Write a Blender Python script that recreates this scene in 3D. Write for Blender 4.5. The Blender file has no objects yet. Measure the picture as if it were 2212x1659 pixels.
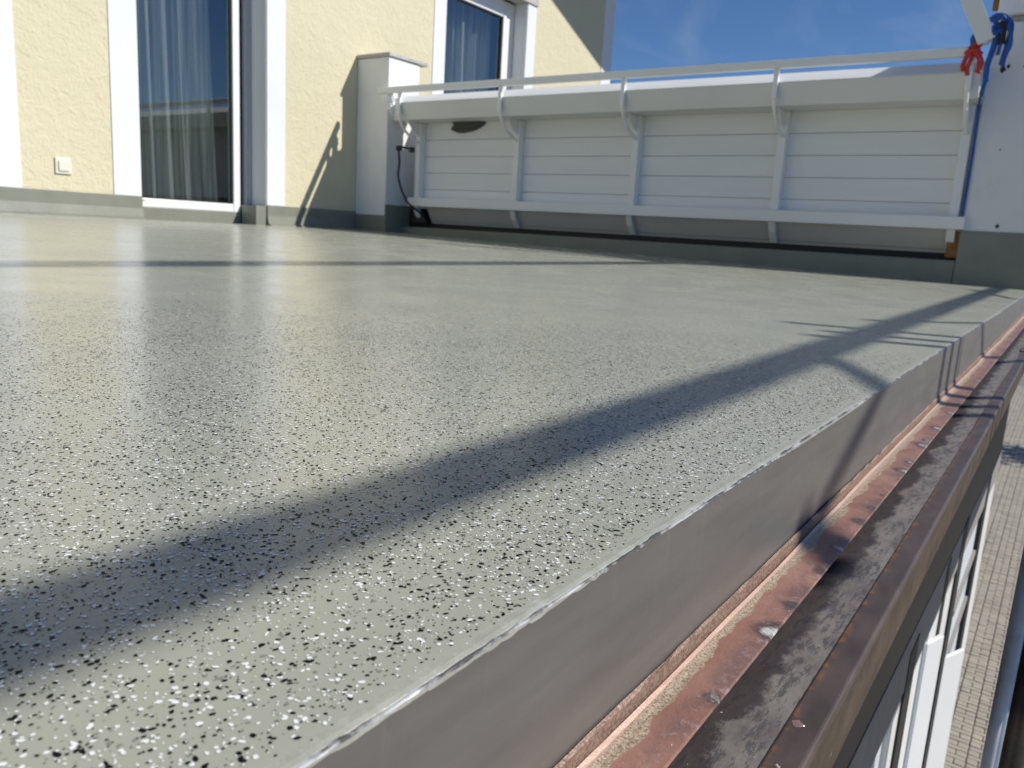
import bpy, bmesh, math, random
import numpy as np
from mathutils import Vector, Matrix
random.seed(7); rng = np.random.default_rng(7)
S = bpy.context.scene; COL = S.collection

# ------------------------------------------------------------------ camera
f_px, PITCH, ROLL, AZ = 1725.2, .1911, .0586, .6
cp, sp, cr, sr = math.cos(PITCH), math.sin(PITCH), math.cos(ROLL), math.sin(ROLL)
fw = Vector((0, cp, -sp)); up0 = Vector((0, sp, cp)); rt0 = Vector((1, 0, 0))
rt = cr*rt0 + sr*up0; up = -sr*rt0 + cr*up0
RW = Matrix(((math.sin(AZ), math.cos(AZ), 0), (-math.cos(AZ), math.sin(AZ), 0), (0, 0, 1)))
rt, up, fw = RW @ rt, RW @ up, RW @ fw
cam = bpy.data.cameras.new('camera'); camo = bpy.data.objects.new('camera', cam); COL.objects.link(camo)
m = Matrix((rt, up, -fw)).transposed().to_4x4(); m.translation = Vector((0, 0, .14)); camo.matrix_world = m
cam.sensor_width = 36; cam.lens = f_px/2212*36; cam.clip_start = .01; cam.clip_end = 1000
cam.dof.use_dof = True; cam.dof.focus_distance = .46; cam.dof.aperture_fstop = 21.0
S.camera = camo

# ------------------------------------------------------------------ world and sun
TO_SUN = Vector((.53, -1.13, 1.0)).normalized()
W = bpy.data.worlds.new('World'); S.world = W; W.use_nodes = True
nt = W.node_tree; N = nt.nodes; Lk = nt.links; N.clear()
out = N.new('ShaderNodeOutputWorld'); bg = N.new('ShaderNodeBackground'); sky = N.new('ShaderNodeTexSky')
sky.sky_type = 'NISHITA'; sky.sun_disc = False
sky.sun_elevation = math.asin(TO_SUN.z); sky.sun_rotation = math.atan2(TO_SUN.x, TO_SUN.y)
sky.air_density = 1.0; sky.dust_density = .0; sky.ozone_density = 4.0; sky.altitude = 1200
bg.inputs['Strength'].default_value = .094
tc = N.new('ShaderNodeTexCoord'); mp = N.new('ShaderNodeMapping'); mp.inputs['Rotation'].default_value = (.35, .25, .9)
mp.inputs['Scale'].default_value = (1.2, 7, 9)
ns = N.new('ShaderNodeTexNoise'); ns.inputs['Scale'].default_value = 1.6; ns.inputs['Detail'].default_value = 5; ns.inputs['Distortion'].default_value = .8
rp = N.new('ShaderNodeValToRGB'); rp.color_ramp.elements[0].position = .50; rp.color_ramp.elements[1].position = .82
rp.color_ramp.elements[1].color = (.11, .11, .11, 1)
mx = N.new('ShaderNodeMix'); mx.data_type = 'RGBA'; mx.inputs['B'].default_value = (6.6, 6.8, 7.0, 1)
Lk.new(tc.outputs['Generated'], mp.inputs[0]); Lk.new(mp.outputs[0], ns.inputs['Vector']); Lk.new(ns.outputs['Fac'], rp.inputs[0])
Lk.new(rp.outputs[0], mx.inputs['Factor'])
tint = N.new('ShaderNodeMix'); tint.data_type = 'RGBA'; tint.blend_type = 'MULTIPLY'; tint.inputs['Factor'].default_value = 1; tint.inputs['B'].default_value = (.62, .78, .96, 1)
Lk.new(sky.outputs[0], tint.inputs['A']); Lk.new(tint.outputs['Result'], mx.inputs['A']); Lk.new(mx.outputs['Result'], bg.inputs[0]); Lk.new(bg.outputs[0], out.inputs[0])
sl = bpy.data.lights.new('sun', 'SUN'); sl.energy = 4.8; sl.angle = math.radians(.65); sl.color = (1, .96, .90)
so = bpy.data.objects.new('sun', sl); COL.objects.link(so); so.rotation_euler = TO_SUN.to_track_quat('Z', 'Y').to_euler(); so.location = (3, -6, 8)
S.view_settings.view_transform = 'Standard'; S.view_settings.look = 'None'; S.view_settings.exposure = 0; S.view_settings.gamma = 1
S.view_settings.use_curve_mapping = False
S.render.engine = 'CYCLES'; S.cycles.max_bounces = 8; S.cycles.transparent_max_bounces = 12
S.cycles.sample_clamp_indirect = 6; S.cycles.caustics_reflective = False; S.cycles.caustics_refractive = False
S.cycles.use_denoising = True; S.cycles.denoising_prefilter = 'ACCURATE'

# ------------------------------------------------------------------ helpers
def link(o, parent=None):
    COL.objects.link(o)
    if parent is not None: o.parent = parent
    return o
def thing(name, label, cat, loc=(0, 0, 0), group=None):
    o = bpy.data.objects.new(name, None); o.empty_display_size = .1; COL.objects.link(o); o.location = loc
    bpy.context.view_layer.update()
    return tag(o, label, cat, group)
def tag(o, label=None, cat=None, group=None, kind=None):
    if label: o['label'] = label
    if cat: o['category'] = cat
    if group: o['group'] = group
    if kind: o['kind'] = kind
    return o
def wmat(o):
    mm = Matrix.Translation(o.location)
    return (wmat(o.parent) @ mm) if o.parent else mm
def obj(name, bm, mat, parent=None, kind=None, label=None, smooth=False):
    """bm is in world coordinates; parents are unrotated empties or meshes"""
    if parent is not None:
        bmesh.ops.translate(bm, vec=-wmat(parent).translation, verts=bm.verts)
    me = bpy.data.meshes.new(name); bmesh.ops.recalc_face_normals(bm, faces=bm.faces); bm.to_mesh(me); bm.free()
    if smooth:
        for p in me.polygons: p.use_smooth = True
    me.materials.append(mat)
    o = bpy.data.objects.new(name, me); link(o, parent)
    if kind: o['kind'] = kind
    if label: o['label'] = label
    return o
def box(x0, x1, y0, y1, z0, z1, bev=0, bm=None):
    b = bmesh.new()
    v = [b.verts.new((x, y, z)) for z in (z0, z1) for y in (y0, y1) for x in (x0, x1)]
    for q in ((0, 1, 3, 2), (4, 5, 7, 6), (0, 1, 5, 4), (2, 3, 7, 6), (0, 2, 6, 4), (1, 3, 7, 5)): b.faces.new([v[i] for i in q])
    bmesh.ops.recalc_face_normals(b, faces=b.faces)
    if bev: bmesh.ops.bevel(b, geom=list(b.edges), offset=bev, segments=2, profile=.5, affect='EDGES')
    return merge(bm, b)
def merge(bm, b):
    if bm is None: return b
    t = bpy.data.meshes.new('tmp'); b.to_mesh(t); b.free(); bm.from_mesh(t); bpy.data.meshes.remove(t)
    return bm
def prism(prof, axis, a, b2, bm=None, bev=0, n=1, jit=None):
    """prof: 2D polygon; axis 'x': prof=(y,z) swept along x; 'y': prof=(x,z); 'z': prof=(x,y)"""
    b = bmesh.new(); rings = []
    for i in range(n+1):
        t = a + (b2-a)*i/n; ring = []
        for k, (p, q) in enumerate(prof):
            dp, dq = jit(t, k) if jit else (0, 0)
            p2, q2 = p+dp, q+dq
            co = (t, p2, q2) if axis == 'x' else (p2, t, q2) if axis == 'y' else (p2, q2, t)
            ring.append(b.verts.new(co))
        rings.append(ring)
    k = len(prof)
    for i in range(n):
        for j in range(k): b.faces.new((rings[i][j], rings[i][(j+1) % k], rings[i+1][(j+1) % k], rings[i+1][j]))
    b.faces.new(rings[0]); b.faces.new(rings[-1])
    bmesh.ops.recalc_face_normals(b, faces=b.faces)
    if bev: bmesh.ops.bevel(b, geom=list(b.edges), offset=bev, segments=2, profile=.5, affect='EDGES')
    return merge(bm, b)
def tube(pts, r, bm=None, seg=12, cap=True, flat=None):
    """tube through points; flat=(wx) squashes to a strap of half thickness r*flat"""
    b = bmesh.new(); P = [Vector(p) for p in pts]; rings = []
    ref = None
    for i, p in enumerate(P):
        d = (P[min(i+1, len(P)-1)] - P[max(i-1, 0)]).normalized()
        if ref is None: ref = Vector((1, 0, 0)) if abs(d.x) < .8 else Vector((0, 1, 0))
        u = (ref - d*ref.dot(d)).normalized(); v = d.cross(u)
        rr = r[i] if isinstance(r, (list, tuple)) else r
        rings.append([b.verts.new(p + (u*math.cos(2*math.pi*k/seg)*(flat or 1) + v*math.sin(2*math.pi*k/seg))*rr) for k in range(seg)])
    for i in range(len(P)-1):
        for k in range(seg): b.faces.new((rings[i][k], rings[i][(k+1) % seg], rings[i+1][(k+1) % seg], rings[i+1][k]))
    if cap: b.faces.new(rings[0]); b.faces.new(rings[-1])
    bmesh.ops.recalc_face_normals(b, faces=b.faces)
    return merge(bm, b)
def smooth_pts(pts, n=6):
    P = [Vector(p) for p in pts]; o = []
    for i in range(len(P)-1):
        p0, p1, p2, p3 = P[max(i-1, 0)], P[i], P[i+1], P[min(i+2, len(P)-1)]
        for k in range(n):
            t = k/n
            o.append(.5*((2*p1) + (p2-p0)*t + (2*p0-5*p1+4*p2-p3)*t*t + (3*p1-p0-3*p2+p3)*t**3))
    return o + [P[-1]]

# ------------------------------------------------------------------ materials
class M:
    """tiny node-graph builder around one Principled BSDF"""
    def __init__(s, name, base=(.5, .5, .5), rough=.5, metal=0, spec=.5, coat=0, coat_r=.1):
        s.m = bpy.data.materials.new(name); s.m.use_nodes = True; s.t = s.m.node_tree; s.p = s.t.nodes['Principled BSDF']
        s.set('Base Color', (*base, 1)); s.set('Roughness', rough); s.set('Metallic', metal); s.set('Specular IOR Level', spec)
        s.set('Coat Weight', coat); s.set('Coat Roughness', coat_r)
        s.tc = s.n('ShaderNodeTexCoord'); s.c = (*base, 1)
    def n(s, t, **kw):
        n = s.t.nodes.new(t)
        for k, v in kw.items(): setattr(n, k, v)
        return n
    def set(s, k, v): s.p.inputs[k].default_value = v
    def L(s, a, b): s.t.links.new(a, b)
    def coords(s, scale=(1, 1, 1), rot=(0, 0, 0)):
        g = s.n('ShaderNodeNewGeometry')
        mp = s.n('ShaderNodeMapping'); mp.inputs['Scale'].default_value = scale; mp.inputs['Rotation'].default_value = rot
        s.L(g.outputs['Position'], mp.inputs['Vector']); return mp.outputs[0]
    def noise(s, scale, detail=4, rough=.55, vec=None, dist=0):
        x = s.n('ShaderNodeTexNoise'); x.inputs['Scale'].default_value = scale; x.inputs['Detail'].default_value = detail
        x.inputs['Roughness'].default_value = rough; x.inputs['Distortion'].default_value = dist
        s.L(vec if vec is not None else s.coords(), x.inputs['Vector']); return x.outputs['Fac']
    def ramp(s, fac, *stops, interp='LINEAR'):
        r = s.n('ShaderNodeValToRGB'); e = r.color_ramp.elements; r.color_ramp.interpolation = interp
        while len(e) < len(stops): e.new(.5)
        for i, (p, c) in enumerate(stops):
            e[i].position = p; e[i].color = (*c, 1) if isinstance(c, (tuple, list)) else (c, c, c, 1)
        s.L(fac, r.inputs[0]); return r.outputs[0]
    def mix(s, fac, a, b, blend='MIX'):
        x = s.n('ShaderNodeMix', data_type='RGBA', blend_type=blend)
        for k, v in (('Factor', fac), ('A', a), ('B', b)):
            if hasattr(v, 'is_linked') or hasattr(v, 'links'): s.L(v, x.inputs[k])
            elif k == 'Factor': x.inputs[k].default_value = v
            else: x.inputs[k].default_value = (*v, 1) if len(v) == 3 else v
        return x.outputs['Result']
    def math(s, op, a, b=0.0, c=None, clamp=False):
        x = s.n('ShaderNodeMath', operation=op); x.use_clamp = clamp
        for i, v in enumerate((a, b, c)):
            if v is None: continue
            if isinstance(v, (int, float)): x.inputs[i].default_value = v
            else: s.L(v, x.inputs[i])
        return x.outputs[0]
    def xyz(s, which):
        g = s.n('ShaderNodeNewGeometry'); x = s.n('ShaderNodeSeparateXYZ'); s.L(g.outputs['Position'], x.inputs[0]); return x.outputs[which]
    def rng(s, v, a, b, c=0.0, d=1.0):
        x = s.n('ShaderNodeMapRange', interpolation_type='SMOOTHSTEP')
        s.L(v, x.inputs['Value'])
        for k, q in (('From Min', a), ('From Max', b), ('To Min', c), ('To Max', d)): x.inputs[k].default_value = q
        return x.outputs[0]
    def color(s, sock): s.L(sock, s.p.inputs['Base Color']); return s
    def rough(s, sock): s.L(sock, s.p.inputs['Roughness']); return s
    def bump(s, h, strength=.3, dist=.01, prev=None):
        b = s.n('ShaderNodeBump'); b.inputs['Strength'].default_value = strength; b.inputs['Distance'].default_value = dist
        s.L(h, b.inputs['Height'])
        if prev is not None: s.L(prev, b.inputs['Normal'])
        s.L(b.outputs[0], s.p.inputs['Normal']); return b.outputs[0]

def mottled(name, base, var=.12, scale=6, rough=.5, bump=0, bscale=60, **kw):
    a = M(name, base, rough, **kw)
    f = a.noise(scale, 5)
    lo = tuple(max(0, c*(1-var)) for c in base); hi = tuple(min(1, c*(1+var)) for c in base)
    a.color(a.ramp(f, (.3, lo), (.7, hi)))
    if bump: a.bump(a.noise(bscale, 4), bump, .004)
    return a
# yellow stucco
a = M('yellow_stucco', (.74, .66, .44), .85, spec=.2)
big = a.noise(1.2, 4); med = a.noise(9, 4)
c1 = a.ramp(big, (.3, (.655, .60, .42)), (.7, (.71, .65, .46)))
a.color(a.mix(a.ramp(med, (.4, 0.0), (.75, .25)), c1, (.66, .60, .43)))
b1 = a.bump(a.noise(70, 4, .7), .55, .012)
a.bump(a.noise(16, 3, .6, dist=.6), .35, .02, b1); STUCCO = a.m
WHITE_TRIM = mottled('white_render', (.75, .77, .79), .03, 3, .8, .25, 120, spec=.2).m
a = M('white_pier_render', (.78, .79, .79), .75, spec=.25)
dirt = a.ramp(a.noise(5, 6, .65), (.5, 0.0), (.8, .35))
a.color(a.mix(dirt, (.78, .79, .79), (.55, .55, .53))); a.bump(a.noise(90, 4), .25, .006); PIER = a.m
WHITE_PAINT = mottled('white_painted_metal', (.83, .835, .82), .03, 2.5, .38, .05, 40).m
a = M('white_painted_board', (.755, .76, .74), .5)
fb = a.noise(1.0, 5, .6, a.coords((6, 1.2, 12)))
a.color(a.ramp(fb, (.3, (.79, .80, .795)), (.75, (.84, .85, .845)))); a.bump(a.noise(1, 4, .6, a.coords((60, 3, 90))), .12, .003); BOARD = a.m
LOWER_SHADE = mottled('shaded_board', (.50, .485, .46), .05, 2.5, .5, .05, 40).m  # board colour darkened to paint in the shade under the bottom beam
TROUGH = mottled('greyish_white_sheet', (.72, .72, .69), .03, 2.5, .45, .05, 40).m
WHITE_PVC = mottled('white_plastic', (.80, .81, .80), .02, 4, .3).m
GREY_PVC = mottled('grey_plastic', (.44, .46, .48), .04, 4, .4).m
CREAM = mottled('cream_plastic', (.74, .72, .62), .03, 6, .35).m
BLACK = mottled('black_rubber', (.012, .012, .013), .2, 8, .6).m
DARKGREEN = mottled('dark_grey_green_metal', (.05, .058, .052), .1, 10, .55).m
STONE = mottled('grey_stone', (.46, .45, .42), .18, 40, .8, .3, 120).m
BLUE = mottled('blue_strap', (.012, .09, .36), .25, 60, .6, .3, 500).m
RED = mottled('red_tape', (.50, .028, .018), .2, 40, .5, .2, 300).m
TIMBER = mottled('brown_timber', (.23, .105, .022), .3, 30, .7, .3, 90).m
WRAP = mottled('white_plastic_film', (.86, .87, .87), .03, 20, .3, .4, 70).m
# coating: floor
def coating(name, rough, flakes):
    a = M(name, (.34, .345, .29), rough, spec=.42)
    tone = a.noise(2.2, 5, .55)
    c = a.ramp(tone, (.3, (.368, .373, .306)), (.7, (.392, .396, .324)))
    if flakes:
        x, y = a.xyz('X'), a.xyz('Y')
        d2 = a.math('ADD', a.math('MULTIPLY', x, x), a.math('MULTIPLY', y, y))
        dist = a.math('SQRT', d2); far = a.math('MULTIPLY', a.rng(dist, .85, 1.35), a.rng(dist, 1.6, 5.0, 1.0, .7))
        edge = a.rng(y, .150, .172)
        for seed, col, lim in ((0., (.82, .83, .82), .62), (13.7, (.018, .02, .022), .62), (31.1, (.2, .205, .18), .5)):
            v = a.n('ShaderNodeTexVoronoi', feature='F1'); v.inputs['Scale'].default_value = 215; v.inputs['Randomness'].default_value = 1
            mp = a.coords((1, 1, 0.0)); ad = a.n('ShaderNodeVectorMath', operation='ADD'); ad.inputs[1].default_value = (seed, seed*1.3, 0)
            a.L(mp, ad.inputs[0]); a.L(ad.outputs[0], v.inputs['Vector'])
            sep = a.n('ShaderNodeSeparateColor'); a.L(v.outputs['Color'], sep.inputs[0])
            size = a.math('MULTIPLY_ADD', sep.outputs[0], .20, .04)
            on = a.math('LESS_THAN', v.outputs['Distance'], size)
            keep = a.math('LESS_THAN', sep.outputs[1], lim)
            fac = a.math('MULTIPLY', a.math('MULTIPLY', on, keep), a.math('MULTIPLY', far, edge))
            c = a.mix(fac, c, col)
    a.color(c)
    a.bump(a.noise(3.5, 3), .035, .02)
    a.rough(a.ramp(a.noise(7, 4), (.3, rough*.8), (.7, rough*1.25)))
    return a
FLOOR = coating('speckled_floor_coating', .24, True).m
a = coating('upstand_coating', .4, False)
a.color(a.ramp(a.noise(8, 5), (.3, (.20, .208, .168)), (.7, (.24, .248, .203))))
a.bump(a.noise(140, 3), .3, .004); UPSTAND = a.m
FLAKE_W = M('white_flake', (.88, .88, .86), .25, spec=.35).m
FLAKE_B = M('black_flake', (.007, .008, .009), .35, spec=.04).m
FLAKE_G = M('sunken_flake', (.235, .24, .20), .2).m
a = M('pale_edge_resin', (.60, .59, .54), .3)
r_ = a.noise(60, 5, .7)
a.color(a.ramp(r_, (.42, (.37, .375, .31)), (.60, (.44, .44, .38)), (.76, (.64, .64, .59))))
a.bump(a.noise(220, 4, .7), .25, .002); RESIN = a.m
# zinc fascia
a = M('zinc_sheet', (.42, .40, .38), .40, metal=.5, spec=.5)
st = a.noise(1, 6, .65, a.coords((7, 9, 60), (0, .62, 0)))
sm = a.noise(1, 6, .7, a.coords((14, 14, 3)))
c = a.ramp(st, (.25, (.185, .176, .163)), (.75, (.25, .24, .222)))
drip = a.noise(1, 4, .7, a.coords((85, 20, 7))); zt_ = a.rng(a.xyz('Z'), -.03, -.002)
c = a.mix(a.math('MULTIPLY', a.rng(drip, .56, .72), a.math('MULTIPLY_ADD', zt_, .14, .0)), c, (.46, .46, .43))
c = a.mix(a.ramp(sm, (.56, 0.0), (.78, .35)), c, (.30, .295, .28))
a.color(c); a.rough(a.ramp(a.noise(14, 5), (.3, .33), (.7, .46)))
a.bump(a.noise(1, 4, .7, a.coords((30, 30, 300), (0, .35, 0))), .05, .002); ZINC = a.m
a = M('bright_zinc_edge', (.75, .76, .78), .3, metal=.35)
a.color(a.ramp(a.noise(45, 4, .7), (.44, (.13, .125, .115)), (.60, (.62, .62, .60)))); EDGE = a.m
# copper flashing: adhesive band, bare copper, white and black blotches towards the front edge (y small)
a = M('weathered_copper', (.4, .2, .14), .45, metal=.15)
y = a.xyz('Y')
cu = a.ramp(a.noise(20, 6, .65), (.3, (.25, .118, .082)), (.55, (.345, .178, .13)), (.75, (.42, .25, .195)))
gr = a.math('ADD', y, a.math('MULTIPLY', a.math('SUBTRACT', a.noise(26, 3, .6, a.coords((1, .2, .2))), .5), .018))
band = a.math('MULTIPLY', a.rng(gr, .1325, .134), a.math('SUBTRACT', 1.0, a.rng(y, .139, .1395)))
grit = a.ramp(a.noise(700, 3, .8), (.38, (.20, .15, .10)), (.6, (.56, .44, .31)))
c = a.mix(band, cu, grit)
ridge = a.math('MULTIPLY', a.rng(y, .1388, .1398), a.math('SUBTRACT', 1.0, a.rng(y, .1425, .143)))
c = a.mix(a.math('MULTIPLY', ridge, .8), c, (.60, .42, .32))
near = a.math('SUBTRACT', 1.0, a.rng(y, .119, .132))
v1 = a.n('ShaderNodeTexVoronoi', feature='F1', voronoi_dimensions='1D'); v1.inputs['Scale'].default_value = 15; a.L(a.xyz('X'), v1.inputs['W'])
sepv = a.n('ShaderNodeSeparateColor'); a.L(v1.outputs['Color'], sepv.inputs[0])
dxv = a.math('MULTIPLY', v1.outputs['Distance'], 1/15); dyv = a.math('MULTIPLY', a.math('SUBTRACT', y, .1165), 1.15)
dd = a.math('SQRT', a.math('ADD', a.math('MULTIPLY', dxv, dxv), a.math('MULTIPLY', dyv, dyv)))
dd = a.math('ADD', dd, a.math('MULTIPLY', a.math('SUBTRACT', a.noise(60, 8, .75), .5), .024))
RR = a.math('MULTIPLY_ADD', a.math('POWER', sepv.outputs[0], 1.2), .0135, .002)
rel = a.math('DIVIDE', dd, RR)
hazy = a.math('MULTIPLY', a.math('MULTIPLY', a.rng(a.noise(38, 7, .75), .40, .58), near), .72)
c = a.mix(hazy, c, (.155, .10, .095))
c = a.mix(a.math('MULTIPLY', a.math('SUBTRACT', 1.0, a.rng(rel, .5, 1.3)), .8), c, (.045, .042, .043))
core = a.math('MULTIPLY', a.math('SUBTRACT', 1.0, a.rng(rel, .30, .62)), a.rng(a.noise(120, 6, .75, a.coords((1, .35, .35))), .40, .54))
c = a.mix(a.math('MULTIPLY', core, a.rng(sepv.outputs[1], .25, .4)), c, (.60, .60, .57))
c = a.mix(a.math('MULTIPLY', a.math('MULTIPLY', a.rng(a.noise(90, 5, .8), .52, .66), near), .7), c, (.42, .30, .29))
c = a.mix(a.rng(a.noise(420, 2), .77, .79), c, (.8, .78, .74))
a.color(c); a.bump(a.noise(300, 4, .7), .3, .002); COPPER = a.m
a = M('copper_upstand_strip', (.28, .18, .13), .6, metal=.3)
c = a.ramp(a.noise(500, 3, .7), (.35, (.16, .10, .075)), (.6, (.34, .23, .17)))
c = a.mix(a.rng(a.noise(260, 3, .8), .66, .72), c, (.42, .52, .50))
a.color(c); a.bump(a.noise(400, 3), .4, .002); CU_STRIP = a.m
# oxidised tray
a = M('oxidised_gutter_tray', (.2, .17, .15), .55, metal=.2)
y = a.xyz('Y')
n1 = a.noise(26, 8, .72, a.coords((1, 2.2, 1))); n2 = a.noise(75, 9, .78, a.coords((.7, 2.6, 1)))
c = a.ramp(n1, (.30, (.14, .115, .11)), (.45, (.235, .205, .18)), (.58, (.30, .265, .23)), (.72, (.34, .28, .225)))
c = a.mix(a.math('MULTIPLY', a.rng(n2, .50, .57), .85), c, (.09, .085, .088))
c = a.mix(a.math('MULTIPLY', a.rng(a.noise(58, 8, .8, a.coords((1, 2, 1), (0, 0, .4))), .56, .62), .7), c, (.17, .20, .24))
c = a.mix(a.math('MULTIPLY', a.rng(a.noise(31, 8, .75), .57, .66), .6), c, (.20, .13, .115))
v1 = a.n('ShaderNodeTexVoronoi', feature='SMOOTH_F1', voronoi_dimensions='1D'); v1.inputs['Scale'].default_value = 17; a.L(a.xyz('X'), v1.inputs['W'])
lobe = a.math('MULTIPLY', v1.outputs['Distance'], .016)
tar = a.math('SUBTRACT', a.math('ADD', y, a.math('MULTIPLY', a.math('SUBTRACT', a.noise(55, 8, .75), .5), .028)), lobe)
c = a.mix(a.math('MULTIPLY', a.rng(tar, .0985, .1055), .82), c, (.045, .034, .037))
c = a.mix(a.rng(a.noise(330, 2), .76, .78), c, (.72, .70, .66))
a.color(c); a.rough(a.ramp(n2, (.3, .4), (.7, .65))); a.bump(n2, .15, .002); TRAY = a.m
# brown lip
a = M('brown_patina_bar', (.16, .11, .09), .5, metal=.1, spec=.4)
z = a.xyz('Z'); y = a.xyz('Y')
c = a.ramp(a.noise(24, 6, .65, a.coords((1, 2, 2))), (.3, (.06, .045, .038)), (.7, (.105, .077, .066)))
rust = a.math('MULTIPLY', a.rng(a.noise(70, 6, .7), .46, .6), a.rng(y, .079, .0855))
c = a.mix(rust, c, (.22, .10, .035))
front = a.math('SUBTRACT', 1.0, a.rng(z, -.106, -.104))
cf = a.ramp(a.noise(12, 6, .65, a.coords((1, 4, 3))), (.35, (.045, .032, .022)), (.7, (.095, .065, .040)))
c = a.mix(front, c, cf)
c = a.mix(a.rng(a.noise(120, 3), .74, .77), c, (.5, .42, .36))
a.color(c); a.rough(a.ramp(a.noise(40, 5), (.3, .36), (.7, .58))); LIP = a.m
a = M('galvanised_steel', (.55, .56, .58), .42, metal=.25)
c = a.ramp(a.noise(18, 6, .7), (.3, (.55, .56, .58)), (.7, (.78, .80, .82)))
c = a.mix(a.math('MULTIPLY', a.rng(a.noise(9, 6, .7), .6, .72), .6), c, (.10, .07, .045))
a.color(c); a.rough(a.ramp(a.noise(30, 5), (.3, .32), (.7, .55))); GALV = a.m
PLANK = mottled('grey_scaffold_plank', (.30, .26, .21), .25, 8, .8, .2, 40).m
DARKMETAL = mottled('dark_bronze_trim', (.03, .026, .02), .25, 20, .5).m
GREYTRIM = mottled('grey_beige_trim', (.27, .26, .24), .1, 14, .6, .1, 60).m
ROOM = mottled('dim_room_plaster', (.30, .28, .26), .05, 2, .9).m
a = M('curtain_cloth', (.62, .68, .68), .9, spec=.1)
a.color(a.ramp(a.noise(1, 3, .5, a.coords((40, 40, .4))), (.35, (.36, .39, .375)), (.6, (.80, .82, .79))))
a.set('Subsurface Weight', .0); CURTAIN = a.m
# window glass: mostly clear, mirror-like by Fresnel
g = bpy.data.materials.new('window_glass'); g.use_nodes = True; t = g.node_tree; t.nodes.clear()
o_ = t.nodes.new('ShaderNodeOutputMaterial'); mxs = t.nodes.new('ShaderNodeMixShader'); tr = t.nodes.new('ShaderNodeBsdfTransparent'); gl = t.nodes.new('ShaderNodeBsdfGlossy')
lw = t.nodes.new('ShaderNodeLayerWeight'); lw.inputs['Blend'].default_value = .5
pw = t.nodes.new('ShaderNodeMath'); pw.operation = 'POWER'; pw.inputs[1].default_value = 4.0
ma = t.nodes.new('ShaderNodeMath'); ma.operation = 'MULTIPLY_ADD'; ma.inputs[1].default_value = .80; ma.inputs[2].default_value = .10
tr.inputs[0].default_value = (.70, .725, .72, 1); gl.inputs['Roughness'].default_value = .0; gl.inputs[0].default_value = (.95, .97, 1, 1)
t.links.new(lw.outputs['Facing'], pw.inputs[0]); t.links.new(pw.outputs[0], ma.inputs[0]); t.links.new(ma.outputs[0], mxs.inputs[0])
t.links.new(tr.outputs[0], mxs.inputs[1]); t.links.new(gl.outputs[0], mxs.inputs[2]); t.links.new(mxs.outputs[0], o_.inputs[0])
GLASS = g
PAVER = mottled('concrete_paver', (.38, .34, .27), .16, 5, .85, .25, 150).m
a = M('sandy_joint', (.13, .118, .10), .95); a.color(a.ramp(a.noise(14, 5), (.3, (.10, .092, .08)), (.7, (.155, .14, .12)))); JOINT = a.m
ASPHALT = mottled('grey_asphalt', (.20, .195, .185), .15, 3, .9, .2, 200).m
ROOF = mottled('brown_roof_tile', (.26, .20, .165), .2, 6, .8, .2, 60).m
FARWALL = mottled('pale_far_render', (.50, .47, .42), .06, 2, .9).m
TREE_LEAF = mottled('leaf_green', (.05, .085, .025), .4, 3, .6).m
BARK = mottled('bark', (.10, .075, .055), .3, 12, .9, .5, 40).m

# ------------------------------------------------------------------ setting: ground and terrace
ZG = -3.3
bm = bmesh.new()
v = [bm.verts.new(p) for p in ((-300, -300, ZG-.03), (300, -300, ZG-.03), (300, 300, ZG-.03), (-300, 300, ZG-.03))]; bm.faces.new(v)
obj('ground', bm, ASPHALT, kind='structure')
pavement = obj('pavement', box(-4, 26, -4.5, 1.2, ZG-.028, ZG-.006), JOINT, kind='structure')
# interlocking pavers, .10 x .143
PY = .143
def paver_mesh(w, l, n_):
    prof = [(-w, -l+n_), (-w+n_, -l), (w-n_, -l), (w, -l+n_), (w, l-n_), (w-n_, l), (-w+n_, l), (-w, l-n_)]
    b = bmesh.new(); lo = [b.verts.new((x, y, -.014)) for x, y in prof]; mid = [b.verts.new((x, y, -.003)) for x, y in prof]; hi = [b.verts.new((x-math.copysign(.004, x), y-math.copysign(.004, y), 0)) for x, y in prof]
    k = len(prof)
    for i in range(k):
        b.faces.new((lo[i], lo[(i+1) % k], mid[(i+1) % k], mid[i])); b.faces.new((mid[i], mid[(i+1) % k], hi[(i+1) % k], hi[i]))
    b.faces.new(hi)
    bmesh.ops.recalc_face_normals(b, faces=b.faces)
    me = bpy.data.meshes.new('paver'); b.to_mesh(me); b.free(); me.materials.append(PAVER); return me
PM = [paver_mesh(.0335, .0325, .008), paver_mesh(.0225, .0665, .005)]
count = 0; cells = []; REST = []
for j in range(-32, 9):
    x = -3.8 + (.06 if j % 2 else 0); yy = j*PY + .02
    while x < 26:
        for kd, dx, dy in ((0, .036, -.0355), (0, .036, .0355), (1, .0965, 0)):
            if -4.4 < yy < 1.15: cells.append((x+dx, yy+dy, kd))
        x += .122
near = lambda c: 5.3 < c[0] < 9.5 and -.30 < c[1] < .36
cells.sort(key=lambda c: (0 if near(c) else 1, c[0]))
for x, yy, kd in cells:
    zz = ZG + random.uniform(-.003, .002)
    if near((x, yy)) and count < 298:
        o = bpy.data.objects.new('paver', PM[int(kd)]); o.location = (x, yy, zz)
        o.rotation_euler = (random.uniform(-.015, .015), random.uniform(-.015, .015), random.uniform(-.02, .02)); link(o, pavement); count += 1
    else: REST.append((x, yy, zz, kd))
V_ = []; F_ = []; n0 = 0
for x, yy, zz, kd in REST:
    me = PM[kd]
    for v_ in me.vertices: V_.append((v_.co.x+x, v_.co.y+yy, v_.co.z+zz))
    for p in me.polygons: F_.append([n0+i for i in p.vertices])
    n0 += len(me.vertices)
mr = bpy.data.meshes.new('paver_field'); mr.from_pydata(V_, [], F_); mr.materials.append(PAVER)
pf = bpy.data.objects.new('paver_field', mr); link(pf, pavement); pf['kind'] = 'stuff'

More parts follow.
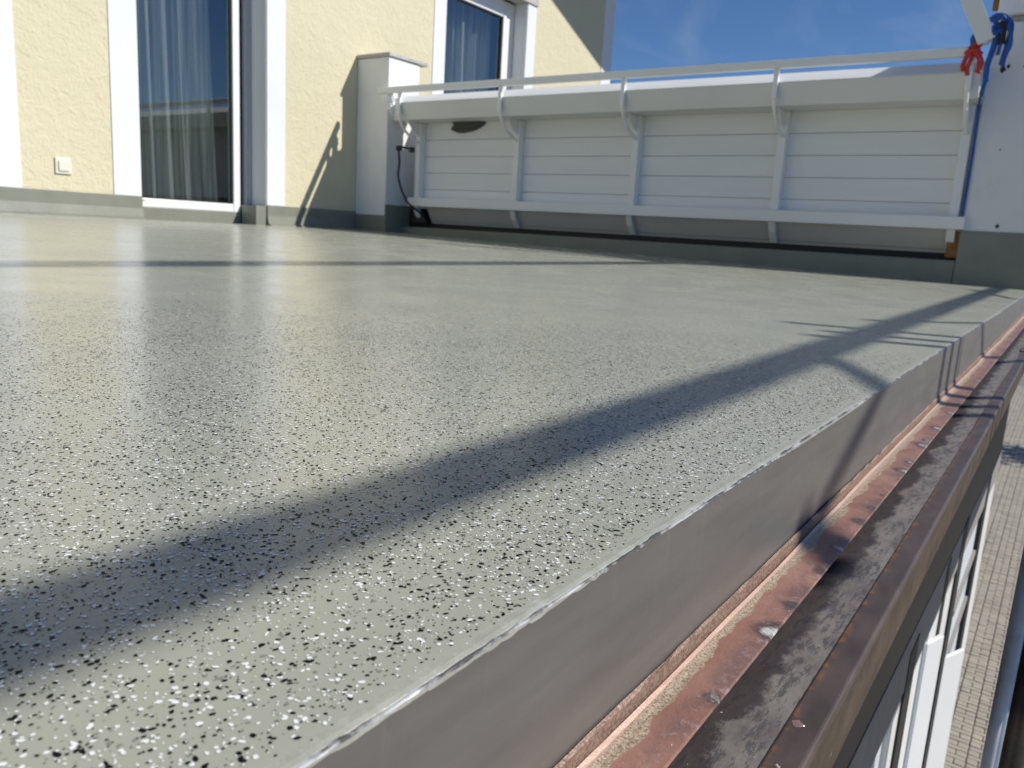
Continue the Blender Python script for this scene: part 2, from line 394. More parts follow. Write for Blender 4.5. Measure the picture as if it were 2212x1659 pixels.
SLOPE = .0172; YE = .145
def zf(y): return SLOPE*(y-.15) if y > .15 else 0
# terrace floor sheet with a rolled edge
bm = bmesh.new(); xs = np.concatenate([np.linspace(-6, -.2, 8), np.linspace(-.15, 2, 160), np.linspace(2.1, 4.42, 40)])
ys = [YE+.0012, YE+.0025, YE+.005, YE+.009, .165, .2, .4, 1, 2, 3, 4.0, 4.415]
rows = []
for x in xs:
    w = .0002*math.sin(x*61)+.00015*math.sin(x*143+1)
    row = []
    for k, yv in enumerate(ys):
        z = zf(yv) - (.0012, .0005, .0001, 0)[k] if k < 4 else zf(yv)
        row.append(bm.verts.new((x, yv + (w if k < 3 else 0), z)))
    rows.append(row)
for i in range(len(rows)-1):
    for k in range(len(ys)-1): bm.faces.new((rows[i][k], rows[i+1][k], rows[i+1][k+1], rows[i][k+1]))
floor = obj('terrace_floor', bm, FLOOR, kind='structure', smooth=True)
# slab and ground storey core below it
core = obj('terrace_slab', box(-6, 4.4, .175, 4.4, -.14, -.012), STONE, kind='structure')
# resin bead along the edge
def jit(t, k): return ((.00015*math.sin(t*61)+random.uniform(-.0003, .0003) if k == 3 else random.uniform(-.0001, .0001)), random.uniform(-.00003, .00003))
bead = prism([(YE+.0003, -.0010), (YE+.0010, -.0002), (YE+.0030, .00012), (YE+.0068, -.00006), (YE+.0072, -.004), (YE+.0006, -.004)], 'x', -.2, 4.42, n=900, jit=jit)
obj('edge_bead', bead, RESIN, floor)
# flakes as real chips embedded in the coating near the lens
def flakes(name, mat, dens, rmin, rmax, zoff):
    V = []; F = []; R = 1.35
    # sample in polar wedge that the lens can reach
    A0, A1 = math.radians(2), math.radians(80)
    area = .5*R*R*(A1-A0); n = int(area*dens)
    rr = R*np.sqrt(rng.random(n)); th = A0 + (A1-A0)*rng.random(n)
    x = rr*np.cos(th); y = rr*np.sin(th)
    pr_ = np.clip((1.3-rr)/.4, 0, 1)*np.clip((y-.1495)/.007, 0, 1)
    clump = .74+.26*np.sin(x*90+3*np.sin(y*70))*np.sin(y*110+2*np.cos(x*60))
    ok = rng.random(n) < pr_*clump
    x, y = x[ok], y[ok]; n = len(x)
    s = rmin + (rmax-rmin)*rng.random(n)**2.6; el = 1+.6*rng.random(n)**1.5; an = rng.random(n)*math.pi
    k = 6
    ang = (np.arange(k)[None, :] + .75*(rng.random((n, k))-.5))*2*math.pi/k
    rad = s[:, None]*(.72+.42*rng.random((n, k)))
    u = np.cos(ang)*rad*el[:, None]; v_ = np.sin(ang)*rad/np.sqrt(el)[:, None]
    px = x[:, None] + u*np.cos(an)[:, None] - v_*np.sin(an)[:, None]
    py = y[:, None] + u*np.sin(an)[:, None] + v_*np.cos(an)[:, None]
    tilt = (rng.random((n, 2))-.5)*.006
    pz = np.where(py > .15, SLOPE*(py-.15), 0) + zoff + (px-x[:, None])*tilt[:, :1] + (py-y[:, None])*tilt[:, 1:] + rng.random((n, 1))*.00006
    co = np.stack([px, py, pz], -1).reshape(-1, 3)
    me = bpy.data.meshes.new(name); me.vertices.add(n*k); me.vertices.foreach_set('co', co.ravel().astype(np.float32))
    me.loops.add(n*k); me.loops.foreach_set('vertex_index', np.arange(n*k, dtype=np.int32))
    me.polygons.add(n); me.polygons.foreach_set('loop_start', np.arange(0, n*k, k, dtype=np.int32)); me.polygons.foreach_set('loop_total', np.full(n, k, dtype=np.int32))
    me.update(calc_edges=True); me.materials.append(mat)
    o = bpy.data.objects.new(name, me); link(o, floor); o['kind'] = 'stuff'; return o
flakes('white_flakes', FLAKE_W, 105000, .00032, .00108, .00016)
flakes('black_flakes', FLAKE_B, 105000, .00032, .00108, .00015)
flakes('sunken_flakes', FLAKE_G, 50000, .0003, .0009, .00012)

# ------------------------------------------------------------------ house
YF = 4.405
H = thing('house', 'yellow rendered house with white strips, French door and gable roof', 'house', (3, YF, 0))
wall = bmesh.new()
TH = 4.72
def wbox(x0, x1, z0, z1): box(x0, x1, YF, TH, z0, z1, bm=wall)
for x0, x1 in ((-6, .95), (1.81, 2.604), (3.469, 5.201), (6.338, 7.95)): wbox(x0, x1, -3.3, 2.33)
wbox(2.604, 3.469, -3.3, .055); wbox(.95, 1.81, -3.3, .055); wbox(5.201, 6.338, -3.3, .92)
# gable: upper part above the heads, sloping with the roof
gz = lambda x: 3.56-.4027*(x-7.42)
prism([(-6, 2.33), (7.95, 2.33), (7.95, gz(7.95)), (3.2, gz(3.2)), (-6, gz(3.2)-.4027*9.2)], 'y', YF, TH, bm=wall)
wall_o = obj('wall', wall, STUCCO, H)
for x0, x1, z0, z1 in ((1.811, 1.969, .203, 2.30), (2.444, 2.603, .203, 2.30), (3.470, 3.615, .203, 2.30), (5.064, 5.200, .9, 2.15), (6.339, 6.48, .9, 2.15), (7.746, 7.953, -3.3, 3.3), (.80, .949, .203, 2.30)):
    obj('trim_strip', box(x0, x1, YF-.006, YF+.02, z0, z1, .001), WHITE_TRIM, H)
for x0, x1 in ((2.444, 3.615), (.80, 1.969)):
    obj('trim_strip', box(x0, x1, YF-.0065, YF+.02, 2.301, 2.46, .001), WHITE_TRIM, H)
for x0, x1 in ((-6, .95), (1.81, 2.604), (3.469, 4.258)):
    obj('plinth', box(x0, x1, YF-.012, YF+.01, .04, .203, .003), UPSTAND, H)
# coved skirting foot
obj('plinth_cove', prism([(YF-.011, .14), (YF-.011, .05), (YF-.05, .05), (YF-.045, .0765), (YF-.022, .086)], 'x', -6, 2.603), UPSTAND, H)
obj('plinth_cove', prism([(YF-.011, .14), (YF-.011, .05), (YF-.05, .05), (YF-.045, .0765), (YF-.022, .086)], 'x', 3.470, 4.257), UPSTAND, H)
# roof with overhang towards the terrace (throws the slanted shade on the gable)
rz = lambda x: 3.593-.4027*(x-7.42)
roof = prism([(8.72, rz(8.72)), (3.2, rz(3.2)), (3.2, rz(3.2)+.2), (8.72, rz(8.72)+.2)], 'y', YF-1.5, 9)
prism([(3.2, rz(3.2)), (-7, rz(3.2)-10.2*.4027), (-7, rz(3.2)-10.2*.4027+.2), (3.2, rz(3.2)+.2)], 'y', YF-.3, 9, bm=roof)
obj('roof', roof, ROOF, H)
# rooms behind the openings
room = bmesh.new()
for x0, x1, z0, z1 in ((.5, 4.2, .06, 2.45), (4.4, 7.6, .06, 2.45)):
    b = box(x0, x1, TH+.01, 7.5, z0, z1)
    fs = [f for f in b.faces if abs(f.calc_center_median().y-(TH+.01)) < 1e-4]
    bmesh.ops.delete(b, geom=fs, context='FACES'); merge(room, b)
obj('room', room, ROOM, H)
box_ = obj('room_floor', box(.51, 7.59, TH-.3, 7.45, .03, .062), ROOM, H)
# French door, sheet set back .16
def french_door(x0, x1, ytop, guide, nm='french_door', sticker=False):
    yd = YF+.16; d = bpy.data.objects.new(nm, None); link(d, H); d.location = Vector((x0, yd, .08)) - H.location
    bpy.context.view_layer.update()
    fx1 = x1-.083
    fr = box(x0, x0+.062, yd, yd+.06, .145, ytop, .004); box(fx1-.05, fx1, yd, yd+.06, .145, ytop, .004, bm=fr)
    box(x0+.062, fx1-.05, yd+.002, yd+.058, .145, .197, .004, bm=fr); box(x0+.062, fx1-.05, yd+.002, yd+.058, ytop-.06, ytop, .004, bm=fr)
    obj('frame', fr, WHITE_PVC, d)
    gk = box(fx1-.058, fx1-.0495, yd+.012, yd+.03, .19, ytop-.06); box(x0+.062, fx1-.058, yd+.012, yd+.03, .1965, .204, bm=gk)
    obj('gasket', gk, BLACK, d)
    obj('pane', box(x0+.062, fx1-.0585, yd+.024, yd+.028, .204, ytop-.061), GLASS, d)
    obj('threshold', box(x0, fx1, yd-.003, yd+.08, .04, .1445, .003), UPSTAND, d)
    g1 = box(fx1+.004, fx1+.018, yd+.02, yd+.05, .15, ytop); obj('jamb_seal', g1, GREY_PVC, d)
    obj('jamb_gap', box(fx1+.018, fx1+.045, yd+.03, yd+.055, .05, ytop), BLACK, d)
    obj('shutter_guide', box(fx1+.036, x1-.002, yd-.012, yd+.028, .085, ytop, .003), GREY_PVC, d)
    for q in (.33, .72): obj('drain_cap', box(x0+(fx1-x0)*q, x0+(fx1-x0)*q+.022, yd-.0055, yd-.002, .108, .115, .001), GREYTRIM, d)
    if sticker: obj('sticker', box(x0+.066, x0+.115, yd-.0006, yd+.001, .178, .188), mottled('faded_orange_print', (.62, .36, .22), .1, 60, .6).m, d)
    return d
french_door(2.604, 3.469, 2.33, True, sticker=True)
french_door(.95, 1.81, 2.33, True, 'french_door')
obj('reveal_plinth', box(3.3855, 3.4675, YF-.001, YF+.148, .05, .196, .002), UPSTAND, H)
obj('jamb_lining', box(3.4655, 3.4695, YF+.001, YF+.146, .196, 2.33), WHITE_TRIM, H)
# window
wd = bpy.data.objects.new('window', None); link(wd, H); wd.location = Vector((5.2, YF+.13, .92)) - H.location; bpy.context.view_layer.update()
yw = YF+.13
fr = box(5.201, 5.37, yw, yw+.06, .92, 2.14, .004); box(6.155, 6.337, yw+.012, yw+.06, .92, 2.14, .004, bm=fr)
box(5.37, 6.155, yw+.001, yw+.06, 2.0, 2.14, .004, bm=fr); box(5.37, 6.155, yw+.001, yw+.06, .92, 1.0, .004, bm=fr)
box(6.16, 6.205, yw, yw+.02, .93, 2.05, .003, bm=fr)
obj('frame', fr, WHITE_PVC, wd)
gk = box(6.143, 6.1545, yw+.006, yw+.03, 1.0, 2.0); box(5.37, 6.143, yw+.006, yw+.03, 1.990, 1.9995, bm=gk); obj('gasket', gk, BLACK, wd)
obj('pane', box(5.37, 6.143, yw+.024, yw+.028, 1.0, 1.99), GLASS, wd)
obj('shutter_box', box(5.06, 6.487, YF-.02, YF+.12, 2.146, 2.36, .004), STONE, wd)
obj('jamb_lining', box(6.3335, 6.3385, YF+.001, yw-.001, .92, 2.14), WHITE_TRIM, wd)
# curtains
def curtain(x0, x1, y, z0, z1, folds, label, flare=0):
    bm = bmesh.new(); nx = folds*14; rows = []
    for r in range(9):
        t = r/8; z = z0+(z1-z0)*t; row = []
        for i in range(nx+1):
            q = i/nx; ph = q*folds*2*math.pi
            am = .05*(1+.35*math.sin(q*23))*(1.15-.3*t)
            row.append(bm.verts.new((x0+(x1-x0)*q+flare*(1-t)**2*q + .012*math.sin(ph*2+1), y+am*math.sin(ph+.5*math.sin(q*9)+.15*t), z)))
        rows.append(row)
    for r in range(8):
        for i in range(nx): bm.faces.new((rows[r][i], rows[r][i+1], rows[r+1][i+1], rows[r+1][i]))
    o = obj('curtain', bm, CURTAIN, smooth=True); tag(o, label, 'curtain'); return o
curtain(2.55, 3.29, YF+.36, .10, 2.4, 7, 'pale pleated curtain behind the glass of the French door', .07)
curtain(5.25, 6.19, YF+.31, .93, 2.3, 7, 'pale pleated curtain behind the small window above the railing')
curtain(.9, 1.7, YF+.36, .10, 2.4, 7, 'pale pleated curtain at a door left of the frame')
# wall switch
sw = thing('wall_switch', 'square cream light switch low on the yellow wall', 'switch', (2.175, YF, .33))
obj('cover_plate', box(2.133, 2.216, YF-.011, YF-.001, .288, .371, .004), CREAM, sw)
obj('rocker', box(2.147, 2.202, YF-.018, YF-.0112, .302, .357, .004), CREAM, sw)

# ------------------------------------------------------------------ piers
P1 = thing('pier', 'white rendered pier with a stone cap against the yellow wall', 'pier', (4.42, 4.25, .07))
obj('shaft', box(4.26, 4.58, 4.10, YF-.001, .0, 1.262, .006), PIER, P1)
obj('cap_stone', box(4.247, 4.655, 4.085, YF-.002, 1.2635, 1.288, .004), STONE, P1)
pl = box(4.252, 4.2595, 4.094, YF-.013, .04, .185, .002); box(4.252, 4.59, 4.090, 4.0995, .04, .262, .003, bm=pl); obj('plinth', pl, UPSTAND, P1)
P2 = thing('pier', 'white pier with drill holes at the outer terrace corner', 'pier', (4.58, .3, 0))
obj('shaft', box(4.42, 4.72, .146, .474, .0, 1.190, .006), PIER, P2)
obj('plinth', box(4.413, 4.727, .1405, .478, -.01, .257, .003), UPSTAND, P2)
obj('joint_strip', box(4.417, 4.72, .15, .44, 1.1905, 1.214, .003), mottled('green_mortar', (.36, .40, .33), .3, 50, .9, .3, 100).m, P2)
obj('upper_block', box(4.38, 4.74, .10, .466, 1.2145, 1.36, .006), PIER, P2)
HOLE = mottled('hole_dark', (.05, .045, .04), .3, 200, .9).m
for y_, z_, r_ in ((.413, .985, .012), (.392, .997, .007), (.326, .995, .007), (.330, .284, .008), (.37, .63, .003), (.22, .5, .003)):
    b2 = bmesh.new(); k = 14
    r0 = [Vector((4.4185, y_ + math.cos(q*2*math.pi/k)*r_*(1+.2*math.sin(q*2.1+r_*900)), z_ + math.sin(q*2*math.pi/k)*r_*(1.2+.25*math.cos(q*1.7)))) for q in range(k)]
    lo = [b2.verts.new(p) for p in r0]; hi = [b2.verts.new(p + Vector((.02, 0, 0))) for p in r0]
    for q in range(k): b2.faces.new((lo[q], lo[(q+1) % k], hi[(q+1) % k], hi[q]))
    b2.faces.new(lo); obj('drill_hole', b2, HOLE, P2)
o = obj('timber_batten', box(4.395, 4.42,   .467, .492, 1.24, 1.34, .002), TIMBER); tag(o, 'brown timber batten standing beside the top of the corner pier', 'batten')

# ------------------------------------------------------------------ kerb under the railing
K = obj('kerb', box(4.42, 4.74, .4785, 4.099, -.02, .1135, .006), UPSTAND); tag(K, 'low coated kerb under the white railing', 'kerb')
o = obj('gap_shade_strip', box(4.515, 4.54, .48, 4.09, .114, .25), BLACK); tag(o, 'black strip standing for the shade in the gap between kerb and railing', 'dark strip')  # black strip put in as the shade of the open gap
o = obj('timber_block', box(4.43, 4.4685, .4775, .531, .128, .252, .002), TIMBER); tag(o, 'orange brown timber block wedged at the corner pier', 'timber')

# ------------------------------------------------------------------ railing
R_ = thing('balcony_railing', 'white railing with boarded infill between the two piers', 'railing', (4.42, 2.2, .11))
obj('handrail', box(4.192, 4.226, .50, 4.143, 1.006, 1.046, .004), WHITE_PAINT, R_)
obj('rail_trim', box(4.455, 4.468, .48, 3.98, .9945, 1.006, .001), mottled('navy_trim', (.02, .03, .055), .1, 20, .4).m, R_)
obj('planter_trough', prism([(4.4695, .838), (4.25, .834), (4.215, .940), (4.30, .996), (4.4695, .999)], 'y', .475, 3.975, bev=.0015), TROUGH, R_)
obj('trough_shadow_block', box(4.305, 4.469, 3.976, 4.096, .84, .992, .003), TROUGH, R_)  # block added past the trough to cast a shadow on the house wall
obj('trough_lit_rim', prism([(4.2125, .9405), (4.2985, .9975), (4.33, .9995), (4.33, 1.0015), (4.2975, 1.0), (4.2115, .943)], 'y', .474, 3.976), WHITE_TRIM, R_)  # whiter strip paints in the sunlit top edge of the trough
for q, (za, zb2) in enumerate(((.2705, .1655), (.1635, .147))):
    xa = lambda z: 4.425 + (.2705-z)*.62
    obj('lower_board', prism([(xa(za), za), (xa(zb2), zb2), (xa(zb2)+.015, zb2+.004), (xa(za)+.015, za+.004)], 'y', .476, 3.86), LOWER_SHADE, R_)
obj('rear_sun_blocker', box(4.60, 4.61, .48, 4.098, .15, .985), WHITE_PAINT, R_)  # unseen sheet added to keep the sun off the pier side
zb = [.272, .385, .499, .612, .726, .84]
for i in range(len(zb)-1):
    y1_ = 3.965
    g_ = .0011
    obj('board', box(4.47, 4.488, .476, y1_, zb[i]+g_, zb[i+1]-g_, .0022), BOARD, R_)
obj('backing_sheet', box(4.4885, 4.494, .478, 3.955, .27, .985), WHITE_PAINT, R_)
obj('bottom_beam', box(4.383, 4.4695, .462, 4.0, .261, .321, .004), WHITE_PAINT, R_)
for yp in (3.945, 3.095, 2.24, 1.38, .518):
    obj('post', box(4.412, 4.4695, yp-.021, yp+.021, .3215, .8365, .003), WHITE_PAINT, R_)
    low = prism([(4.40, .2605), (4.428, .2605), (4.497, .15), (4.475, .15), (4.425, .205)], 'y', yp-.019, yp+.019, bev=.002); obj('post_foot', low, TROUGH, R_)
    obj('bracket', box(4.20, 4.222, yp-.012, yp+.012, .86, 1.0055, .003), WHITE_PAINT, R_)
    st_ = tube(smooth_pts([(4.211, yp, .872), (4.235, yp, .81), (4.30, yp, .75), (4.41, yp, .704)]), .009, seg=8); obj('strut', st_, WHITE_PAINT, R_)
    obj('gusset', prism([(4.30, .832), (4.4115, .832), (4.4115, .745), (4.36, .77)], 'y', yp-.003, yp+.003), WHITE_PAINT, R_)
# half-round wall lamp hidden partly by the trough
prof = [(3.395, .90), (3.39, .84), (3.402, .818), (3.435, .80), (3.475, .785), (3.52, .775), (3.575, .768), (3.63, .770), (3.668, .782), (3.672, .797), (3.652, .813), (3.66, .84), (3.675, .90)]
bmL = bmesh.new(); lo = [bmL.verts.new((4.469, p, q)) for p, q in prof]; hi = [bmL.verts.new((4.428, 3.53+(p-3.53)*.95, .84+(q-.84)*.93)) for p, q in prof]
k = len(prof)
for i in range(k): bmL.faces.new((lo[i], lo[(i+1) % k], hi[(i+1) % k], hi[i]))
bmL.faces.new(hi); bmL.faces.new(lo); bmesh.ops.recalc_face_normals(bmL, faces=bmL.faces)
bmesh.ops.bevel(bmL, geom=[e for e in bmL.edges if all(v_.co.x < 4.44 for v_ in e.verts)], offset=.006, segments=2, affect='EDGES')
lamp = obj('wall_lamp', bmL, DARKGREEN); tag(lamp, 'dark grey half round fitting on the white boards below the trough', 'lamp')
# wrapped film on the railing's end
bmW = bmesh.new()
for cy, cz, sy, sz in ((4.045, .975, .034, .045), (4.03, .90, .026, .05), (4.04, .93, .022, .03)):
    b = bmesh.new(); bmesh.ops.create_icosphere(b, subdivisions=4, radius=1)
    for vv in b.verts:
        n_ = 1+.16*math.sin(vv.co.x*7+vv.co.z*5)+.12*math.sin(vv.co.y*9+cz*40)+.06*math.sin(vv.co.z*23+vv.co.y*15)
        tp = 1 if cz > .9 else max(.15, .65+.6*vv.co.z)
        vv.co = Vector((4.228+vv.co.x*.02*n_, cy+vv.co.y*sy*n_*tp, cz+vv.co.z*sz*n_))
    merge(bmW, b)
o = obj('plastic_wrap', bmW, WRAP, smooth=True); tag(o, 'white plastic film bunched round the end of the handrail', 'wrap')
# black cable
cb = thing('cable', 'black cable clipped to the side of the white pier', 'cable', (4.31, 4.0, .6))
xs_ = 4.31
cpts = [(3.893, .64), (3.95, .655), (4.014, .655), (4.019, .62), (4.022, .547), (4.031, .471), (4.008, .40), (3.978, .33), (3.942, .272), (3.88, .2)]
obj('cord', tube(smooth_pts([(xs_ + (0, -.02, -.02, -.01, 0, 0, 0, .01, .03, .12)[i], p, q) for i, (p, q) in enumerate(cpts)]), .0075, seg=8), BLACK, cb, smooth=True)
for cy, cz in ((4.016, .655), (3.895, .642)):
    obj('clip', box(xs_-.03, xs_+.0, cy-.018, cy+.018, cz-.02, cz+.016, .006), BLACK, cb)
o = obj('gap_shade_sheet', prism([(4.01, .262), (3.955, .262), (3.862, .149), (4.01, .149)], 'x', 4.445, 4.46), BLACK); tag(o, 'black sheet standing for the dark void left of the railing boards', 'dark strip')  # black plate standing in for the dark void beside the boards
o = obj('side_strip', box(4.455, 4.47, 3.968, 3.982, .322, .835), BLACK); tag(o, 'thin upright black strip beside the leftmost railing post', 'dark strip')  # thin black strip left of the end post

# straps, tape and brace at the corner pier
def strap(pts, r, m_, name, label, cat, flat=.3):
    o = obj(name, tube(smooth_pts(pts), r, seg=8, flat=flat), m_, smooth=True); tag(o, label, cat); return o
BR = thing('brace', 'white square tube brace rising at the corner pier', 'brace', (4.2, .47, 1.06))
def sq(p0, p1, w, h):
    p0, p1 = Vector(p0), Vector(p1); d = (p1-p0).normalized(); u = Vector((1, 0, 0)); v_ = d.cross(u).normalized()
    b = bmesh.new(); rg = []
    for p in (p0, p1): rg.append([b.verts.new(p+u*sx*w+v_*sy*h) for sx, sy in ((-1, -1), (1, -1), (1, 1), (-1, 1))])
    for i in range(4): b.faces.new((rg[0][i], rg[0][(i+1) % 4], rg[1][(i+1) % 4], rg[1][i]))
    b.faces.new(rg[0]); b.faces.new(rg[1]); bmesh.ops.recalc_face_normals(b, faces=b.faces)
    bmesh.ops.bevel(b, geom=list(b.edges), offset=.003, segments=2, affect='EDGES'); return b
obj('tube', sq((4.205, .468, 1.062), (4.205, .83, 1.79), .032, .036), WHITE_PAINT, BR)
obj('end_cap', prism([(.445, 1.10), (.472, 1.05), (.492, 1.075), (.47, 1.12)], 'x', 4.18, 4.232, bev=.002), PIER, BR)
ST = thing('blue_strap', 'blue ratchet strap looped round the corner pier and brace', 'strap', (4.2, .43, 1.1))
bs = tube(smooth_pts([(4.19, .47, 1.15), (4.185, .44, 1.165), (4.18, .40, 1.145), (4.19, .385, 1.11), (4.195, .39, 1.05), (4.2, .402, .962)]),   .0105, seg=8, flat=.3); obj('loop', bs, BLUE, ST, smooth=True)
bs = tube(smooth_pts([(4.185, .45, 1.15), (4.185, .435, 1.1), (4.185, .44, 1.03), (4.19, .452, .961), (4.2, .45, .895)]),   .0125, seg=8, flat=.35); obj('webbing', bs, BLUE, ST, smooth=True)
bs = tube(smooth_pts([(4.2, .45, .90), (4.22, .462, .85), (4.34, .476, .81), (4.405, .4785, .64), (4.408, .4795, .47), (4.408, .482, .335)]), [.009]*8+[.006]*23, seg=8, flat=.5); obj('tail', bs, BLUE, ST, smooth=True)
bs = tube(smooth_pts([(4.19, .515, 1.10), (4.185, .525, 1.075), (4.19, .52, 1.05)]), .01, seg=8, flat=.4); obj('knot', bs, BLUE, ST, smooth=True)
for pts, r_ in (([(4.18, .465, 1.15), (4.172, .445, 1.14), (4.17, .425, 1.155), (4.18, .405, 1.13)], .009), ([(4.176, .455, 1.12), (4.17, .44, 1.085), (4.175, .425, 1.10), (4.18, .415, 1.06), (4.186, .42, 1.0)], .008), ([(4.18, .40, 1.13), (4.178, .385, 1.09), (4.182, .378, 1.04), (4.19, .39, 1.0), (4.196, .395, .955)], .009)):
    obj('fold', tube(smooth_pts(pts), r_, seg=8, flat=.3), BLUE, ST, smooth=True)
obj('ratchet', box(4.175, 4.2, .40, .43, 1.045, 1.14, .004), BLACK, ST)
TP = thing('red_tape', 'red barrier tape tied round the end of the handrail', 'tape', (4.1, .5, 1.0))
for pts, r in (([(4.20, .49, 1.095), (4.188, .508, 1.06), (4.184, .522, 1.03), (4.184, .538, 1.0), (4.19, .548, .965), (4.2, .54, .945)], .010),
               ([(4.20, .484, 1.07), (4.186, .498, 1.035), (4.184, .486, 1.0), (4.187, .476, .97), (4.2, .492, .935)], .009),
               ([(4.186, .545, 1.01), (4.18, .515, 1.03), (4.186, .482, 1.005)], .012),
               ([(4.186, .535, 1.045), (4.182, .505, 1.012), (4.19, .49, .985), (4.195, .487, .95), (4.2, .478, .93)], .007),
               ([(4.19, .505, 1.03), (4.186, .52, .99), (4.19, .53, .95), (4.2, .525, .925)], .008)):
    obj('strip', tube(smooth_pts(pts), r, seg=8, flat=.3), RED, TP, smooth=True)

# ------------------------------------------------------------------ terrace edge: fascia and copper gutter
FA = thing('fascia', 'grey metal fascia sheet along the terrace edge', 'fascia', (2, YE, -.04))
prof = [(YE, -.0008), (YE+.0012, -.0003), (YE+.003, -.0015), (YE+.003, -.083), (YE, -.083)]
wob = lambda t, k: (.0006*math.sin(t*3.1)+.0003*math.sin(t*11), 0)
obj('sheet', prism(prof, 'x', -.6, 1.628, n=120, jit=wob), ZINC, FA)
obj('sheet', prism(prof, 'x', 1.636, 4.42, n=120, jit=wob), ZINC, FA)
obj('bright_edge', prism([(YE-.0005, -.0012), (YE-.0001, -.0004), (YE+.0012, -.0003), (YE+.001, -.0012)], 'x', -.2, 4.42, n=900, jit=lambda t, k: (random.uniform(-.0001, .0001), random.uniform(-.0002, .0002))), EDGE, FA)
obj('joint_backing', box(1.62, 1.645, YE+.003, YE+.006, -.083, -.002), BLACK, FA)
GU = thing('copper_gutter', 'weathered copper box gutter in front of the metal fascia', 'gutter', (2, .1, -.1))
obj('upstand_strip', prism([(YE-.0005, -.0775), (YE-.0005, -.092), (YE-.0024, -.092), (YE-.0022, -.0785)], 'x', -.6, 4.5, n=300, jit=lambda t, k: (0, random.uniform(-.0006, .0006) if k in (0, 3) else 0)), CU_STRIP, GU)
obj('flashing', prism([(.1428, -.0865), (.1415, -.0855), (.1395, -.0868), (.136, -.0878), (.1145, -.0890), (.1138, -.0905), (.1150, -.0915), (.1428, -.0900)], 'x', -.6, 4.5, n=300, jit=lambda t, k: ((.0005*math.sin(t*9)+.0003*math.sin(t*31), random.uniform(-.0002, .0002)) if k < 4 else (0, 0))), COPPER, GU, smooth=False)
obj('tray', prism([(.143, -.108), (.0835, -.1013), (.0835, -.105), (.143, -.110)], 'x', -.6, 4.5, n=60), TRAY, GU)
obj('drip_face', box(-.6, 4.5, .1405, .1425, -.1095, -.0905), BLACK, GU)
lipo = obj('outer_lip', prism([(.0685, -.1012), (.0848, -.1006), (.0848, -.104), (.082, -.148), (.0678, -.148), (.0668, -.104)], 'x', -.6, 4.5, n=60, bev=.0012, jit=lambda t, k: (.0007*math.sin(t*2.3), .0003*math.sin(t*5))), LIP, GU)
b = bmesh.new(); bmesh.ops.create_icosphere(b, subdivisions=3, radius=1)
for vv in b.verts: vv.co = Vector((.395+vv.co.x*.0035*(1+.25*math.sin(vv.co.y*4+1)), .0805+vv.co.y*.0035*(1+.2*math.sin(vv.co.x*5)), -.1008+vv.co.z*.0006))
obj('bare_scar', b, M('bare_copper', (.80, .46, .33), .25, metal=.8).m, GU, smooth=True)
for xj in (2.55, 3.35):
    obj('joint_cover', prism([(.0665, -.0993), (.086, -.0985), (.086, -.1), (.0655, -.149), (.0645, -.149)], 'x', xj-.05, xj+.05), LIP, GU)
# end outlet
o = obj('gutter_end', prism([(.142, -.03), (.142, -.10), (.07, -.10), (.07, -.08)], 'x', 4.505, 4.515), COPPER); tag(o, 'copper end plate closing the gutter beside the corner pier', 'gutter end')
b = bmesh.new(); bmesh.ops.create_icosphere(b, subdivisions=2, radius=1)
for vv in b.verts: vv.co = Vector((4.2+vv.co.x*.035, .122+vv.co.y*.02, -.05+vv.co.z*.008))
o = obj('pebble', b, mottled('pale_pebble', (.70, .60, .45), .1, 80, .6).m, smooth=True)
tag(o, 'pale oval lump lying at the far end of the gutter', 'lump')

# ------------------------------------------------------------------ glazed front of the storey below
G = thing('window_front', 'white framed window front of the storey under the terrace', 'window front', (2.5, .155, ZG))
YW = .155
obj('rear_wall', box(-4, 4.345, .20, .24, ZG, -.15), WHITE_TRIM, G)
def band(zf0, zf1, y0, y1, m_, nm, x0=-.5, x1=4.36):
    s = -.056
    b = bmesh.new(); vs = []
    for x in (x0, x1):
        for y_, z_ in ((y0, zf0), (y1, zf0), (y1, zf1), (y0, zf1)): vs.append(b.verts.new((x, y_, z_ + s*(x-1.14))))
    for q in ((0, 1, 2, 3), (7, 6, 5, 4), (0, 4, 5, 1), (1, 5, 6, 2), (2, 6, 7, 3), (3, 7, 4, 0)): b.faces.new([vs[i] for i in q])
    return obj(nm, b, m_, G)
band(-.572, -.16, .152, .18, DARKMETAL, 'dark_band')
band(-.70, -.5725, .1505, .18, GREYTRIM, 'grey_band')
SHEET = mottled('blue_white_panel', (.62, .66, .70), .03, 3, .4).m
def upright(r0, r1, zt, zb_, m_, nm, dy=0, depth=.04):
    return obj(nm, box(r0*YW, r1*YW, YW-dy, YW+depth, zb_, zt, .002 if depth > .03 else 0), m_, G)
upright(24.5, 28, -.76, ZG, WHITE_PVC, 'corner_post', .0)
upright(23.3, 24.45, -.73, ZG, BLACK, 'gasket', .006, .03)
upright(18.7, 23.25, -.68, ZG, SHEET, 'panel', -.008)
upright(18.15, 18.65, -.66, ZG, WHITE_PVC, 'frame_bar', .002)
upright(17.1, 18.1, -.66, ZG, BLACK, 'gasket', .006, .03)
upright(15.2, 17.05, -.65, ZG, WHITE_PVC, 'frame_bar', 0)
upright(14.6, 15.15, -.65, ZG, BLACK, 'gasket', .006, .03)
upright(13.3, 14.55, -.65, ZG, WHITE_PVC, 'frame_bar', .004)
upright(12.6, 13.25, -.65, ZG, SHEET, 'panel', -.004)
upright(11.7, 12.55, -.65, ZG, WHITE_PVC, 'frame_bar', .004)
upright(10.9, 11.65, -.65, ZG, BLACK, 'gasket', .006, .03)
upright(10.1, 10.85, -.65, ZG, WHITE_PVC, 'frame_bar', .002)
upright(4, 10.05, -.65, ZG, SHEET, 'panel', -.006)
